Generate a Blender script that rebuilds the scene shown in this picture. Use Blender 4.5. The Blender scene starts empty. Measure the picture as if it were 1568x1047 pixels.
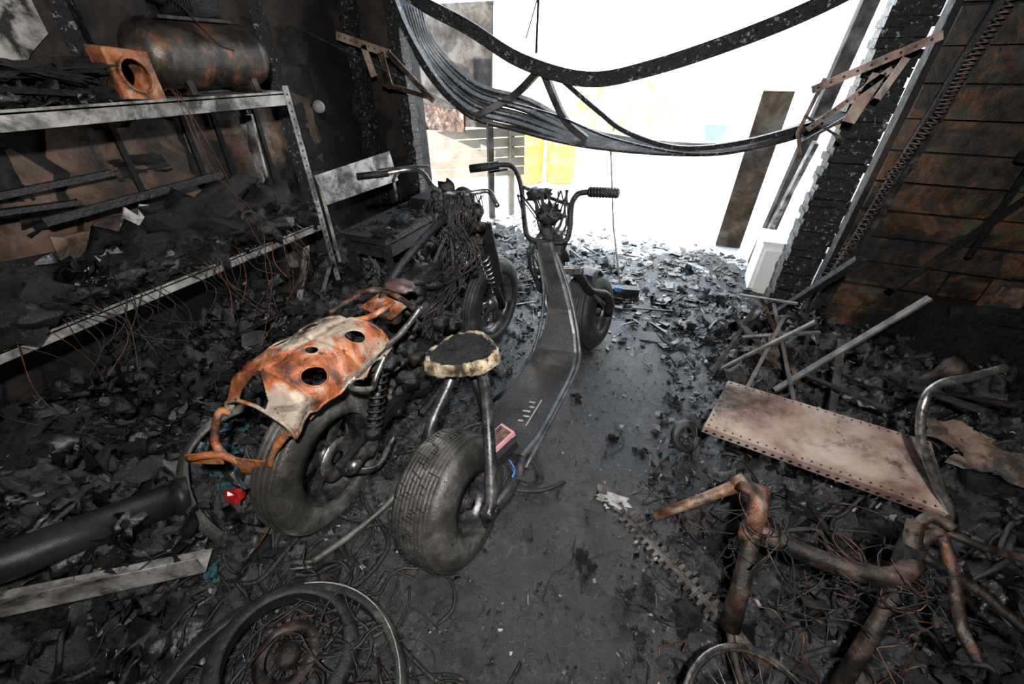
import bpy, math, random, bmesh
import numpy as np
from mathutils import Vector, Matrix, noise, Euler
R=random.Random(7)
V=Vector
# ------------------------------------------------------------------ materials
def mat(name,stops,scale=6,rough=(.6,.85),metal=0,bump=.4,bscale=60,speck=None,attr=None,detail=8,dist=.3,bdist=.01,spec=.5,soot=None,rscale=None):
    m=bpy.data.materials.new(name);m.use_nodes=True
    nt=m.node_tree;N=nt.nodes;Lk=nt.links
    p=N['Principled BSDF']
    tc=N.new('ShaderNodeTexCoord')
    n1=N.new('ShaderNodeTexNoise');n1.inputs['Scale'].default_value=scale;n1.inputs['Detail'].default_value=detail;n1.inputs['Distortion'].default_value=dist
    n1.inputs['Roughness'].default_value=.66
    Lk.new(tc.outputs['Object'],n1.inputs['Vector'])
    r=N.new('ShaderNodeValToRGB');cr=r.color_ramp
    while len(cr.elements)<len(stops):cr.elements.new(.5)
    for e,(pos,col) in zip(cr.elements,stops):
        e.position=pos if attr else .5+(pos-.52)*.62;e.color=(*col,1)
    if attr:
        a=N.new('ShaderNodeAttribute');a.attribute_name=attr
        Lk.new(a.outputs['Fac'],r.inputs['Fac'])
    else: Lk.new(n1.outputs['Fac'],r.inputs['Fac'])
    col=r.outputs['Color']
    n2=N.new('ShaderNodeTexNoise');n2.inputs['Scale'].default_value=bscale;n2.inputs['Detail'].default_value=6;n2.inputs['Roughness'].default_value=.7
    Lk.new(tc.outputs['Object'],n2.inputs['Vector'])
    if speck:
        thr,sc,sscale=speck
        n3=N.new('ShaderNodeTexNoise');n3.inputs['Scale'].default_value=sscale;n3.inputs['Detail'].default_value=4;n3.inputs['Roughness'].default_value=.8
        Lk.new(tc.outputs['Object'],n3.inputs['Vector'])
        mr=N.new('ShaderNodeMapRange');mr.inputs[1].default_value=thr;mr.inputs[2].default_value=thr+.05
        Lk.new(n3.outputs['Fac'],mr.inputs[0])
        mx=N.new('ShaderNodeMixRGB');mx.inputs[2].default_value=(*sc,1)
        Lk.new(mr.outputs[0],mx.inputs[0]);Lk.new(col,mx.inputs[1]);col=mx.outputs[0]
    if soot:
        amt,sscale,thr=soot
        n4=N.new('ShaderNodeTexNoise');n4.inputs['Scale'].default_value=sscale;n4.inputs['Detail'].default_value=9;n4.inputs['Roughness'].default_value=.72;n4.inputs['Distortion'].default_value=.6
        mp=N.new('ShaderNodeMapping');mp.inputs['Location'].default_value=(3.7,1.3,9.1)
        Lk.new(tc.outputs['Object'],mp.inputs[0]);Lk.new(mp.outputs[0],n4.inputs['Vector'])
        mr=N.new('ShaderNodeMapRange');mr.inputs[1].default_value=thr-.06;mr.inputs[2].default_value=thr+.07;mr.inputs[4].default_value=amt
        Lk.new(n4.outputs['Fac'],mr.inputs[0])
        mx=N.new('ShaderNodeMixRGB');mx.inputs[2].default_value=(.009,.0085,.008,1)
        Lk.new(mr.outputs[0],mx.inputs[0]);Lk.new(col,mx.inputs[1]);col=mx.outputs[0]
    Lk.new(col,p.inputs['Base Color'])
    rr=N.new('ShaderNodeMapRange');rr.inputs[1].default_value=.35;rr.inputs[2].default_value=.65
    rr.inputs[3].default_value=rough[0];rr.inputs[4].default_value=rough[1]
    rsrc=n2
    if rscale:
        rsrc=N.new('ShaderNodeTexNoise');rsrc.inputs['Scale'].default_value=rscale;rsrc.inputs['Detail'].default_value=8;rsrc.inputs['Roughness'].default_value=.7
        Lk.new(tc.outputs['Object'],rsrc.inputs['Vector'])
    Lk.new(rsrc.outputs['Fac'],rr.inputs[0]);Lk.new(rr.outputs[0],p.inputs['Roughness'])
    p.inputs['Metallic'].default_value=metal
    p.inputs['Specular IOR Level'].default_value=spec
    if bump:
        b=N.new('ShaderNodeBump');b.inputs['Strength'].default_value=bump;b.inputs['Distance'].default_value=bdist
        Lk.new(n2.outputs['Fac'],b.inputs['Height']);Lk.new(b.outputs[0],p.inputs['Normal'])
    return m
char=mat('char_black',[(.3,(.003,.003,.003)),(.55,(.006,.006,.006)),(.75,(.018,.017,.016))],9,(.2,.65),bump=1,bscale=38,bdist=.025,speck=(.65,(.16,.16,.16),110),spec=.5)
soot=mat('sooty_surface',[(.3,(.003,.003,.003)),(.6,(.009,.008,.008)),(.8,(.03,.027,.025))],3,(.5,.85),bump=.5,bscale=30,spec=.3)
alli=mat('charred_timber',[(.3,(.003,.003,.003)),(.7,(.008,.008,.009))],10,(.2,.55),bump=1,bscale=50,speck=(.59,(.28,.29,.31),36),spec=.45)
galv=mat('sooty_galvanised',[(.28,(.03,.027,.025)),(.42,(.15,.14,.13)),(.6,(.36,.345,.32)),(.8,(.48,.46,.44))],7,(.45,.7),metal=.25,bump=.25,speck=(.62,(.03,.03,.03),50),soot=(.9,5.5,.56))
rust=mat('rusted_steel',[(.25,(.015,.011,.009)),(.4,(.055,.028,.017)),(.52,(.15,.065,.034)),(.62,(.19,.13,.1)),(.8,(.3,.25,.21))],14,(.3,.7),metal=.3,bump=.5,speck=(.66,(.015,.012,.01),60),soot=(.95,9,.51))
rustd=mat('dark_rusted_steel',[(.3,(.008,.007,.006)),(.5,(.028,.021,.018)),(.62,(.075,.045,.031)),(.8,(.12,.1,.088))],15,(.25,.6),metal=.4,bump=.5,soot=(.85,7,.51))
orange=mat('orange_rust_plate',[(.28,(.06,.022,.01)),(.45,(.3,.09,.022)),(.6,(.4,.15,.055)),(.75,(.42,.32,.24))],11,(.4,.75),metal=.1,bump=.4,soot=(.9,8,.54))
fair=mat('scorched_fender',[(.3,(.05,.02,.012)),(.40,(.2,.06,.02)),(.47,(.36,.11,.035)),(.53,(.34,.19,.12)),(.585,(.36,.29,.225)),(.7,(.33,.28,.22)),(.82,(.15,.09,.06))],6,(.35,.65),metal=.15,bump=.35,speck=(.6,(.06,.025,.015),34),soot=(.9,7,.54))
bmet=mat('burnt_bare_metal',[(.3,(.02,.02,.022)),(.55,(.09,.09,.095)),(.75,(.22,.21,.205))],12,(.2,.45),metal=.7,bump=.2,soot=(.8,8,.56))
chrome=mat('sooty_chrome',[(.3,(.08,.07,.065)),(.55,(.3,.285,.27)),(.75,(.5,.48,.46))],14,(.2,.45),metal=.85,bump=.1,soot=(.8,8,.58))
rubber=mat('burnt_rubber',[(.3,(.007,.007,.0065)),(.6,(.017,.017,.016)),(.8,(.06,.06,.055))],7,(.35,.65),bump=.6,bscale=35)
rubberg=mat('ashen_rubber',[(.3,(.014,.013,.011)),(.5,(.036,.034,.03)),(.66,(.09,.087,.078)),(.8,(.2,.2,.185))],4.5,(.25,.55),bump=.6,bscale=24,speck=(.62,(.009,.009,.009),22))
black=mat('melted_black_plastic',[(.3,(.004,.004,.005)),(.7,(.014,.014,.016))],8,(.15,.5),bump=.6,bscale=40,bdist=.015)
deckm=mat('dusty_black_deck',[(.3,(.008,.008,.009)),(.6,(.03,.03,.031)),(.8,(.1,.08,.07))],4,(.3,.55),bump=.4,bscale=100,soot=(.6,5,.52),spec=.5)
decke=mat('grey_deck_edge',[(.3,(.02,.023,.026)),(.7,(.09,.1,.11))],9,(.22,.45),bump=.15)
ply=mat('scorched_plywood',[(.28,(.025,.015,.01)),(.45,(.08,.044,.028)),(.62,(.14,.082,.055)),(.8,(.24,.16,.11))],2.5,(.6,.85),bump=.3,bscale=25,soot=(.96,2.4,.5))
card=mat('bare_fibreboard',[(.3,(.07,.04,.028)),(.6,(.17,.105,.07)),(.8,(.26,.18,.13))],6,(.7,.9),bump=.3,soot=(.9,5,.51))
dry=mat('sooty_drywall',[(.35,(.02,.02,.02)),(.45,(.25,.24,.22)),(.6,(.5,.5,.47))],7,(.8,.9),bump=.3)
ash=mat('ash_white',[(.3,(.14,.14,.14)),(.6,(.36,.36,.35)),(.8,(.5,.5,.5))],20,(.7,.9),bump=.6)
foam=mat('scorched_foam',[(.3,(.04,.02,.01)),(.43,(.2,.13,.07)),(.58,(.46,.36,.23)),(.8,(.58,.5,.36))],20,(.8,.95),bump=1,bscale=40,soot=(.95,18,.52))
copper=mat('copper_wire',[(.3,(.05,.018,.012)),(.7,(.16,.06,.036))],30,(.4,.6),metal=.5,bump=0)
pinkm=mat('pink_plastic',[(.3,(.4,.16,.18)),(.7,(.55,.28,.3))],12,(.4,.6),bump=.1)
pale=mat('pale_marking',[(.3,(.2,.2,.2)),(.7,(.35,.35,.35))],30,(.5,.6),bump=0)
redp=mat('red_plastic',[(.3,(.12,.004,.004)),(.7,(.28,.012,.012))],12,(.2,.4),bump=.1)
bluep=mat('blue_plastic',[(.3,(.01,.08,.3)),(.7,(.03,.2,.55))],12,(.3,.5),bump=.1)
pinkst=mat('heat_bleached_steel',[(.25,(.1,.05,.036)),(.42,(.24,.15,.115)),(.55,(.34,.245,.2)),(.75,(.48,.39,.33))],3.5,(.4,.65),metal=.15,bump=.2,speck=(.64,(.06,.035,.028),18),soot=(.88,3.6,.57))
RAMP=[(.0,(.002,.002,.002)),(.5,(.005,.005,.005)),(.78,(.014,.014,.014)),(.88,(.05,.049,.048)),(.95,(.24,.235,.23)),(.985,(.45,.44,.43)),(1.,(.18,.08,.04))]
debm=mat('debris_mix',RAMP,10,(.2,.7),bump=1,bscale=60,bdist=.015,attr='rnd',spec=.5)
debw=mat('wet_debris',RAMP,10,(.06,.32),bump=.6,bscale=50,bdist=.008,attr='rnd',spec=1.0)
slate=mat('slate_grey',[(.3,(.02,.021,.022)),(.7,(.07,.073,.078))],12,(.3,.6),bump=.4,spec=.4)
teal=mat('teal_cloth',[(.3,(.005,.025,.03)),(.55,(.008,.06,.08)),(.8,(.06,.13,.15))],30,(.6,.9),bump=.5)
# ------------------------------------------------------------------ mesh builder
class B:
    def __init__(s): s.v=[];s.f=[];s.m=[];s.s=[];s.r=[]
    def add(s,vs,fs,mi=0,sm=False,rnd=.3):
        o=len(s.v);s.v+=[tuple(x) for x in vs];s.r+=[rnd]*(len(s.v)-o)
        s.f+=[tuple(i+o for i in f) for f in fs];s.m+=[mi]*len(fs);s.s+=[sm]*len(fs)
    def tube(s,pts,r,mi=0,n=10,closed=False,k=0,sq=1.0):
        pts=[V(p) for p in pts]
        if k and len(pts)>2:
            P=[];m=len(pts);rr=[]
            rl=r if isinstance(r,(list,tuple)) else [r]*m
            rng=range(m if closed else m-1)
            for i in rng:
                if closed:a,b,c,d=pts[i-1],pts[i],pts[(i+1)%m],pts[(i+2)%m]
                else:a,b,c,d=pts[max(i-1,0)],pts[i],pts[i+1],pts[min(i+2,m-1)]
                for j in range(k):
                    t=j/k
                    P.append(.5*((2*b)+(c-a)*t+(2*a-5*b+4*c-d)*t*t+(3*b-a-3*c+d)*t**3))
                    rr.append(rl[i]*(1-t)+rl[(i+1)%m]*t)
            if not closed:P.append(pts[-1]);rr.append(rl[-1])
            pts=P;r=rr
        m=len(pts)
        rl=r if isinstance(r,(list,tuple)) else [r]*m
        vs=[];nrm=None
        for i in range(m):
            if closed:t=(pts[(i+1)%m]-pts[i-1])
            else:t=pts[min(i+1,m-1)]-pts[max(i-1,0)]
            if t.length<1e-7:t=V((0,0,1))
            t.normalize()
            if nrm is None:
                nrm=V((0,0,1)) if abs(t.z)<.9 else V((1,0,0))
            nrm=(nrm-t*nrm.dot(t))
            if nrm.length<1e-6:nrm=t.orthogonal()
            nrm.normalize();bn=t.cross(nrm)
            for j in range(n):
                a=2*math.pi*j/n
                vs.append(pts[i]+nrm*math.cos(a)*rl[i]*sq+bn*math.sin(a)*rl[i])
        fs=[]
        for i in range(m if closed else m-1):
            i2=(i+1)%m
            for j in range(n):
                j2=(j+1)%n
                fs.append((i*n+j,i*n+j2,i2*n+j2,i2*n+j))
        if not closed:
            fs.append(tuple(range(n))[::-1]);fs.append(tuple((m-1)*n+j for j in range(n)))
        s.add(vs,fs,mi,True)
    def lathe(s,c,ax,prof,mi=0,n=40,closed=False,sm=True,up=None):
        c=V(c);ax=V(ax).normalized();u=ax.orthogonal().normalized() if up is None else (V(up)-ax*ax.dot(V(up))).normalized()
        w=ax.cross(u);vs=[];m=len(prof)
        for (r,h) in prof:
            for j in range(n):
                a=2*math.pi*j/n
                vs.append(c+ax*h+(u*math.cos(a)+w*math.sin(a))*r)
        fs=[]
        for i in range(m if closed else m-1):
            i2=(i+1)%m
            for j in range(n):
                j2=(j+1)%n;fs.append((i*n+j,i*n+j2,i2*n+j2,i2*n+j))
        s.add(vs,fs,mi,sm)
    def box(s,c,size,rot=None,mi=0):
        x,y,z=[q/2 for q in size];M=rot or Matrix.Identity(3);c=V(c)
        vs=[c+M@V((a*x,b*y,d*z)) for a in(-1,1) for b in(-1,1) for d in(-1,1)]
        s.add(vs,[(0,1,3,2),(4,6,7,5),(0,4,5,1),(2,3,7,6),(0,2,6,4),(1,5,7,3)],mi)
    def beam(s,p0,p1,w,h,mi=0,up=(0,0,1)):
        p0=V(p0);p1=V(p1);d=p1-p0;L=d.length;d.normalize();up=V(up)
        x=d.cross(up)
        if x.length<1e-4:x=d.orthogonal()
        x.normalize();z=x.cross(d)
        M=Matrix((x,d,z)).transposed()
        s.box((p0+p1)/2,(w,L,h),M,mi)
    def angle(s,p0,p1,w,t,mi,a,b):
        a=V(a);b=V(b);p0=V(p0);p1=V(p1)
        for d,e in((a,b),(b,a)):
            o=[p0,p0+d*w,p0+d*w+e*t,p0+e*t];q=[x+(p1-p0) for x in o]
            s.add(o+q,[(0,1,2,3),(7,6,5,4),(0,4,5,1),(1,5,6,2),(2,6,7,3),(3,7,4,0)],mi)
    def plate(s,poly,th,mi=0):
        P=[V(p) for p in poly];n=(P[1]-P[0]).cross(P[2]-P[0]).normalized()*th;m=len(P)
        vs=P+[p+n for p in P]
        fs=[tuple(range(m))[::-1],tuple(range(m,2*m))]+[(i,(i+1)%m,(i+1)%m+m,i+m) for i in range(m)]
        s.add(vs,fs,mi)
    def lump(s,c,size,mi=0,seed=0,amp=.35,fq=1.6,sub=3,rot=None,sm=True,rnd=.3):
        vs,fs=ICO[sub];c=V(c);M=rot or Matrix.Identity(3);sz=V(size)
        o=V((seed*3.1,seed*1.7,seed*2.3));out=[]
        for p in vs:
            k=1+amp*(noise.fractal(p*fq+o,1,2,4))
            out.append(c+M@V((p.x*sz.x*k,p.y*sz.y*k,p.z*sz.z*k)))
        s.add(out,fs,mi,sm,rnd)
    def sheet(s,c,w,h,amp,mi,seed,rot,n=9,rnd=.3):
        c=V(c);o=V((seed*5.1,seed*2.7,1.3));vs=[];fs=[]
        for i in range(n):
            for j in range(n):
                u=i/(n-1)-.5;v=j/(n-1)-.5;q=V((u*3,v*3,0))+o
                vs.append(c+rot@V((u*w+amp*.6*noise.noise(q*1.3+V((9,0,0))),v*h+amp*.6*noise.noise(q*1.3+V((0,9,0))),amp*noise.fractal(q,1,2,4))))
        for i in range(n-1):
            for j in range(n-1):
                if (i in(0,n-2) or j in(0,n-2)) and noise.noise(V((i*1.7+seed,j*1.3,seed)))>.12: continue
                fs.append((i*n+j,i*n+j+1,(i+1)*n+j+1,(i+1)*n+j))
        s.add(vs,fs,mi,True,rnd)
    def spring(s,p0,p1,r,wr,turns,mi=0,n=6):
        p0=V(p0);p1=V(p1);d=p1-p0;L=d.length;d.normalize();u=d.orthogonal().normalized();w=d.cross(u)
        m=int(turns*12)
        s.tube([p0+d*L*i/m+(u*math.cos(i*math.pi/6)+w*math.sin(i*math.pi/6))*r for i in range(m+1)],wr,mi,n)
    def springpath(s,pts,r,wr,turns,mi):
        pts=[V(p) for p in pts];m=turns*10;out=[]
        for i in range(m+1):
            t=i/m*(len(pts)-1);k=min(int(t),len(pts)-2);q=t-k
            p=pts[k].lerp(pts[k+1],q);d=(pts[k+1]-pts[k]).normalized();u=V((0,1,0));u=(u-d*u.dot(d)).normalized();w=d.cross(u)
            a=i*2*math.pi/10
            out.append(p+(u*math.cos(a)+w*math.sin(a))*r)
        s.tube(out,wr,mi,5)
    def xf(s,M):
        s.v=[tuple(M@V(p)) for p in s.v]
    def obj(s,name,mats,rnd=False):
        me=bpy.data.meshes.new(name);me.from_pydata(s.v,[],s.f)
        for m in mats:me.materials.append(m)
        me.polygons.foreach_set('material_index',s.m);me.polygons.foreach_set('use_smooth',s.s)
        if rnd:
            a=me.attributes.new('rnd','FLOAT','POINT');a.data.foreach_set('value',np.array(s.r,dtype=np.float32))
        me.update();ob=bpy.data.objects.new(name,me);bpy.context.collection.objects.link(ob);return ob
ICO={}
for sb in(1,2,3):
    bm=bmesh.new();bmesh.ops.create_icosphere(bm,subdivisions=sb,radius=1)
    ICO[sb]=([v.co.copy() for v in bm.verts],[tuple(v.index for v in f.verts) for f in bm.faces]);bm.free()
def euler(x,y,z): return Euler((math.radians(x),math.radians(y),math.radians(z))).to_matrix()
# ------------------------------------------------------------------ room shell
def shell(name,c,size,m):
    b=B();b.box(c,size);return b.obj(name,[m])
wallmat=mat('burnt_wall',[(.3,(.004,.004,.004)),(.5,(.010,.009,.009)),(.62,(.028,.022,.019)),(.8,(.055,.042,.035))],1.8,(.5,.85),bump=.7,bscale=22,speck=(.68,(.08,.075,.07),35),spec=.3)
shell('wall_left',(-2.66,.5,1.3),(.12,5.3,2.6),wallmat)
shell('wall_right',(2.66,.5,1.3),(.12,5.3,2.6),wallmat)
shell('wall_back',(0,-2.1,1.3),(5.44,.12,2.6),wallmat)
shell('ceiling',(0,.5,2.66),(5.44,5.3,.12),wallmat)
clad=mat('scorched_boards',[(.28,(.008,.007,.006)),(.42,(.02,.015,.011)),(.52,(.05,.032,.02)),(.59,(.14,.06,.022)),(.65,(.05,.05,.037)),(.85,(.12,.11,.08))],3.2,(.3,.65),bump=.6,bscale=16,dist=1.2,soot=(.92,2.6,.51))
b=B();b.box((-2.35,3.08,1.3),(.5,.14,2.6));b.box((-.7,3.08,2.4),(2.8,.14,.4));b.box((1.78,3.1,1.3),(1.64,.1,2.6))
z=.02
while z<2.5:
    h=.155;x=.98
    while x<2.55:
        w=R.uniform(.5,1.0);w=min(w,2.58-x)
        b.box((x+w/2,3.03-R.uniform(0,.022),z+h/2),(w-.008,.02,h-.010),euler(R.uniform(-4,4),R.uniform(-.9,.9),0),1);x+=w
    z+=h
b.obj('wall_front',[wallmat,clad])
b=B();b.box((.80,3.03,1.2),(.18,.13,2.4))
for k in range(60):
    z0=k*.04;b.box((.80+R.uniform(-.008,.004),3.02+R.uniform(-.01,.006),z0+.02),(.2+R.uniform(-.015,.008),.15,.038),euler(R.uniform(-4,4),R.uniform(-1,1),R.uniform(-3,3)))
b.obj('charred_door_post',[alli])
b=B()
for (x,y) in((-2.14,2.98),(-2.5,2.93)):
    b.box((x,y,1.3),(.085,.075,2.6))
    for k in range(52): b.box((x+R.uniform(-.007,.007),y,k*.05+.025),(.1,.09,.046),euler(0,0,R.uniform(-3,3)))
b.beam((-2.55,2.2,0),(-2.55,2.2,2.6),.08,.08);b.beam((-2.55,1.25,1.38),(-2.55,1.25,2.6),.07,.08);b.beam((-2.56,-.35,0),(-2.56,-.35,2.6),.08,.08)
b.obj('charred_studs',[alli])
b=B()
def irr(y0,y1,z0,z1,x,n=22,j=.04):
    P=[]
    for k in range(n):
        a=2*math.pi*k/n;cy=math.cos(a);cz=math.sin(a);q=1/max(abs(cy),abs(cz))
        P.append((x,(y0+y1)/2+cy*q*(y1-y0)/2+R.uniform(-j,j),(z0+z1)/2+cz*q*(z1-z0)/2+R.uniform(-j,j)))
    return P
b.plate(irr(.95,1.52,.72,1.28,-2.595),.012,0);b.plate(irr(1.55,1.95,.74,1.3,-2.595,j=.02),.012,0);b.plate(irr(1.98,2.45,.8,1.32,-2.595,j=.03),.012,0)
b.plate(irr(.3,.92,.8,1.2,-2.595),.012,0);b.plate(irr(2.5,2.9,.5,1.6,-2.595,j=.05),.012,1)
b.plate(irr(.75,1.3,.67,.9,-2.53,j=.04),.02,2)
for y in(1.53,1.97,1.7,1.2): b.beam((-2.565,y,.66),(-2.565,y+.02,1.36),.02,.025,1)
for k in range(26): b.sheet((-2.57,R.uniform(.2,2.8),R.uniform(.7,2.3)),R.uniform(.08,.3),R.uniform(.08,.3),.03,1,k,euler(0,90,0))
b.v=[(max(x,-2.598),y,z) for x,y,z in b.v]
b.obj('scorched_panel_boards',[ply,soot,card])
b=B();b.plate(irr(.55,1.16,1.5,1.95,-2.595,j=.05),.012);b.plate(irr(1.0,1.22,.78,.92,-2.42,j=.03),.012);b.obj('torn_drywall_remnant',[dry])
# ------------------------------------------------------------------ ground
def sst(a,b_,x):
    t=max(0,min(1,(x-a)/(b_-a)));return t*t*(3-2*t)
def hgt(x,y):
    left=sst(-1.25,-2.1,x)*(.19)*sst(3.2,2.6,y)
    mid=sst(-.75,-1.1,x)*.03
    right=sst(.15,.7,x)*.09*sst(3.1,2.6,y)
    door=sst(1.9,2.6,y)*.012*sst(4.6,3.6,y)
    base=left+mid+right+door
    n=noise.fractal(V((x*4,y*4,0)),1,2,5);n2=noise.fractal(V((x*14,y*14,5)),1,2,6)
    if y>3.1: base*=1 if x<.7 else .3
    return max(0.0,base*(1+.9*n)+min(base,.07)*1.1*n2)+.0022*n2+.003
X0,X1,Y0,Y1,ST=-2.6,2.6,-.9,4.4,.0165
nx=int((X1-X0)/ST)+1;ny=int((Y1-Y0)/ST)+1
H=np.zeros((ny,nx));b=B();vs=[]
for j in range(ny):
    for i in range(nx):
        x=X0+i*ST;y=Y0+j*ST;h=hgt(x,y)
        H[j,i]=h;vs.append((x,y,h))
fs=[]
for j in range(ny-1):
    y=Y0+j*ST
    for i in range(nx-1):
        x=X0+i*ST
        if y>3.15 and y>3.7+.9*noise.fractal(V((x*2.2,y*2.2,9)),1,2,5): continue
        fs.append((j*nx+i,j*nx+i+1,(j+1)*nx+i+1,(j+1)*nx+i))
b.add(vs,fs,0,True)
b.box((0,-1.47,-.01),(5.2,1.14,.02))
def gh(x,y):
    i=int((x-X0)/ST);j=int((y-Y0)/ST)
    return float(H[max(0,min(ny-1,j)),max(0,min(nx-1,i))])
wet=mat('wet_sooty_floor',[(.3,(.002,.002,.0024)),(.5,(.004,.004,.0048)),(.65,(.008,.008,.0095)),(.8,(.03,.03,.032))],5,(.06,.46),bump=.85,bscale=55,speck=(.65,(.2,.2,.21),150),bdist=.011,spec=.95,rscale=6)
b.obj('floor',[wet])
conc=mat('sunlit_concrete',[(.3,(.5,.5,.49)),(.7,(.65,.65,.63))],3,(.8,.95),bump=.1)
b=B();b.box((0,13.2,-.06),(30,20.2,.1));b.obj('driveway_ground',[conc])
# ------------------------------------------------------------------ scattered debris, all one mass
CUBE=[(0,1,3,2),(4,6,7,5),(0,4,5,1),(2,3,7,6),(0,2,6,4),(1,5,7,3)]
def shards(b,n,region,smin,smax,zfun,mi=0,seed=1,bright=1.0,stick=.25,tilt=35,lift=.002):
    rg=random.Random(seed)
    for i in range(n):
        x,y=region(rg);z=zfun(x,y)
        a=rg.uniform(smin,smax)*(rg.random()**2*1.2+.2)
        if rg.random()<stick: sx,sy,sz=a*2.8,a*.2,a*.16
        else: sx,sy,sz=a,a*rg.uniform(.4,1),a*rg.uniform(.04,.4)
        M=euler(rg.gauss(0,tilt),rg.gauss(0,tilt),rg.uniform(0,360));q=[]
        o=V((x,y,z+lift+abs(rg.gauss(0,.2))*a))
        for aa in(-1,1):
            for bb in(-1,1):
                for dd in(-1,1):
                    q.append(o+M@V((aa*sx/2*rg.uniform(.3,1.2),bb*sy/2*rg.uniform(.3,1.2),dd*sz/2*rg.uniform(.5,1.1))))
        c=rg.random()*bright
        if a>.035: c*=.93
        b.add(q,CUBE,(9 if mi==0 and rg.random()<.4 else mi),False,min(1,c))
def lumps(b,n,region,smin,smax,zfun,seed,ml,amp=.8):
    rg=random.Random(seed)
    for i in range(n):
        x,y=region(rg);a=rg.uniform(smin,smax)*(.4+.8*rg.random()**2)
        b.lump((x,y,zfun(x,y)+a*.1),(a,a*rg.uniform(.5,1),a*rg.uniform(.3,.7)),rg.choice(ml),rg.random()*50,amp,3,3 if a>.04 else 2,euler(rg.uniform(-30,30),rg.uniform(-30,30),rg.uniform(0,360)),a>.04,rg.random()*.85)
def sheets(b,n,region,smin,smax,zfun,seed,ml,tl=22):
    rg=random.Random(seed)
    for i in range(n):
        x,y=region(rg);a=rg.uniform(smin,smax)
        b.sheet((x,y,zfun(x,y)+a*.1),a,a*rg.uniform(.4,1),a*.5,rg.choice(ml),rg.random()*90,euler(rg.gauss(0,tl),rg.gauss(0,tl),rg.uniform(0,360)),9,rg.random()*.95)
def wires(b,n,region,L,zb,ml,seed,r0=.0012,r1=.0028,curl=.9,zamp=.03):
    rg=random.Random(seed)
    for i in range(n):
        x,y=region(rg);a=rg.uniform(0,6.28);pts=[];z=rg.uniform(0,zamp)
        m=rg.randint(7,15)
        for k in range(m):
            x=max(-2.5,min(2.5,x));pts.append((x,y,zb(x,y)+.004+max(0,z)));a+=rg.gauss(0,curl);x+=math.cos(a)*L/m;y+=math.sin(a)*L/m;z+=rg.gauss(0,zamp*.5)
        b.tube(pts,rg.uniform(r0,r1),rg.choice(ml),5,k=4)
MM=[debm,char,soot,black,rustd,copper,rubber,slate,teal,debw,rust]
b=B()
def reg_left(r): return (r.uniform(-2.52,-.95) if r.random()<.8 else r.uniform(-1.3,-.7),r.uniform(-.6,2.9))
def reg_right(r): return (.12+2.3*r.random()**1.2,r.uniform(.1,2.9))
def reg_door(r): return (r.uniform(-1.95,.65),r.triangular(2.0,4.3,3.0))
def reg_path(r): return (r.uniform(-.95,.35),r.uniform(.1,2.6))
shards(b,9000,reg_left,.006,.038,gh,0,1,1,tilt=30)
shards(b,8500,reg_right,.006,.038,gh,0,2,1,tilt=30)
shards(b,2700,reg_door,.012,.08,gh,9,3,1.0,tilt=8,stick=.18)
shards(b,2000,reg_door,.008,.03,gh,0,6,1.0,tilt=20)
shards(b,5200,reg_path,.003,.014,gh,0,4,1.0,tilt=25)
shards(b,220,reg_path,.01,.028,gh,9,5,1.0,tilt=12)
lumps(b,460,lambda r:(r.uniform(-2.45,-1.2),r.uniform(-.3,2.8)),.03,.11,gh,11,[0,9,1,3])
lumps(b,360,lambda r:(r.uniform(.3,2.4),r.uniform(.3,2.85)),.02,.08,gh,12,[0,9,1,4,3])
lumps(b,110,lambda r:(r.uniform(-1.9,.6),r.uniform(2.2,3.9)),.02,.05,gh,13,[0,1,3,9])
lumps(b,130,lambda r:(r.uniform(-1.3,-.75),r.uniform(.1,2.2)),.015,.05,gh,14,[0,1,3])
sheets(b,230,lambda r:(r.uniform(-2.4,-1.1),r.uniform(-.2,2.8)),.05,.2,gh,15,[0,9,1,3,2])
sheets(b,170,lambda r:(r.uniform(.35,2.35),r.uniform(.3,2.8)),.05,.17,gh,16,[0,9,1,3,2])
sheets(b,50,lambda r:(r.uniform(-1.8,.6),r.triangular(2.0,4.0,3.0)),.05,.15,gh,17,[9,9,1,3,7],9)
sheets(b,12,lambda r:(r.uniform(-.4,.25),r.uniform(.4,2.2)),.03,.08,gh,18,[0,1])
wires(b,44,lambda r:(r.uniform(-2.0,-.8),r.uniform(-.1,1.2)),.5,gh,[3,3,3,3,5,4],21)
wires(b,36,lambda r:(r.uniform(.25,1.1),r.uniform(.5,1.3)),.5,gh,[3,3,5,4,4,3],22,zamp=.07)
wires(b,34,lambda r:(r.uniform(-1.5,-.6),r.uniform(-.1,1.0)),.7,gh,[3,6],23,.004,.010,.45,.01)
wires(b,26,lambda r:(r.uniform(.3,1.3),r.uniform(.6,2.0)),.6,gh,[3,6],24,.004,.01,.45,.03)
wires(b,9,lambda r:(r.uniform(-.3,.3),r.uniform(.3,1.6)),.3,gh,[3,6],25,.001,.003,.3,.0)
for (x,y,s_) in((-1.2,.42,.06),(-1.9,1.45,.06),(-1.75,1.2,.05),(-1.5,.9,.05),(-2.0,1.1,.06),(-1.8,1.7,.07),(.0,2.35,.07),(.2,2.2,.07),(-.1,2.7,.06),(.35,2.7,.06),(-.9,2.8,.08),(-.5,3.1,.06),(.25,3.0,.06)):
    a=R.uniform(0,3);z=gh(x,y)+.015;u=V((math.cos(a),math.sin(a),.08));w=V((-math.sin(a),math.cos(a),.12 if x>-1 else .5))
    b.plate([V((x,y,z))+u*s_*i+w*s_*.7*j for i,j in((-1,-.8),(.9,-1),(1,.6),(.2,1),(-.8,.9))],.005,7)
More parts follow.
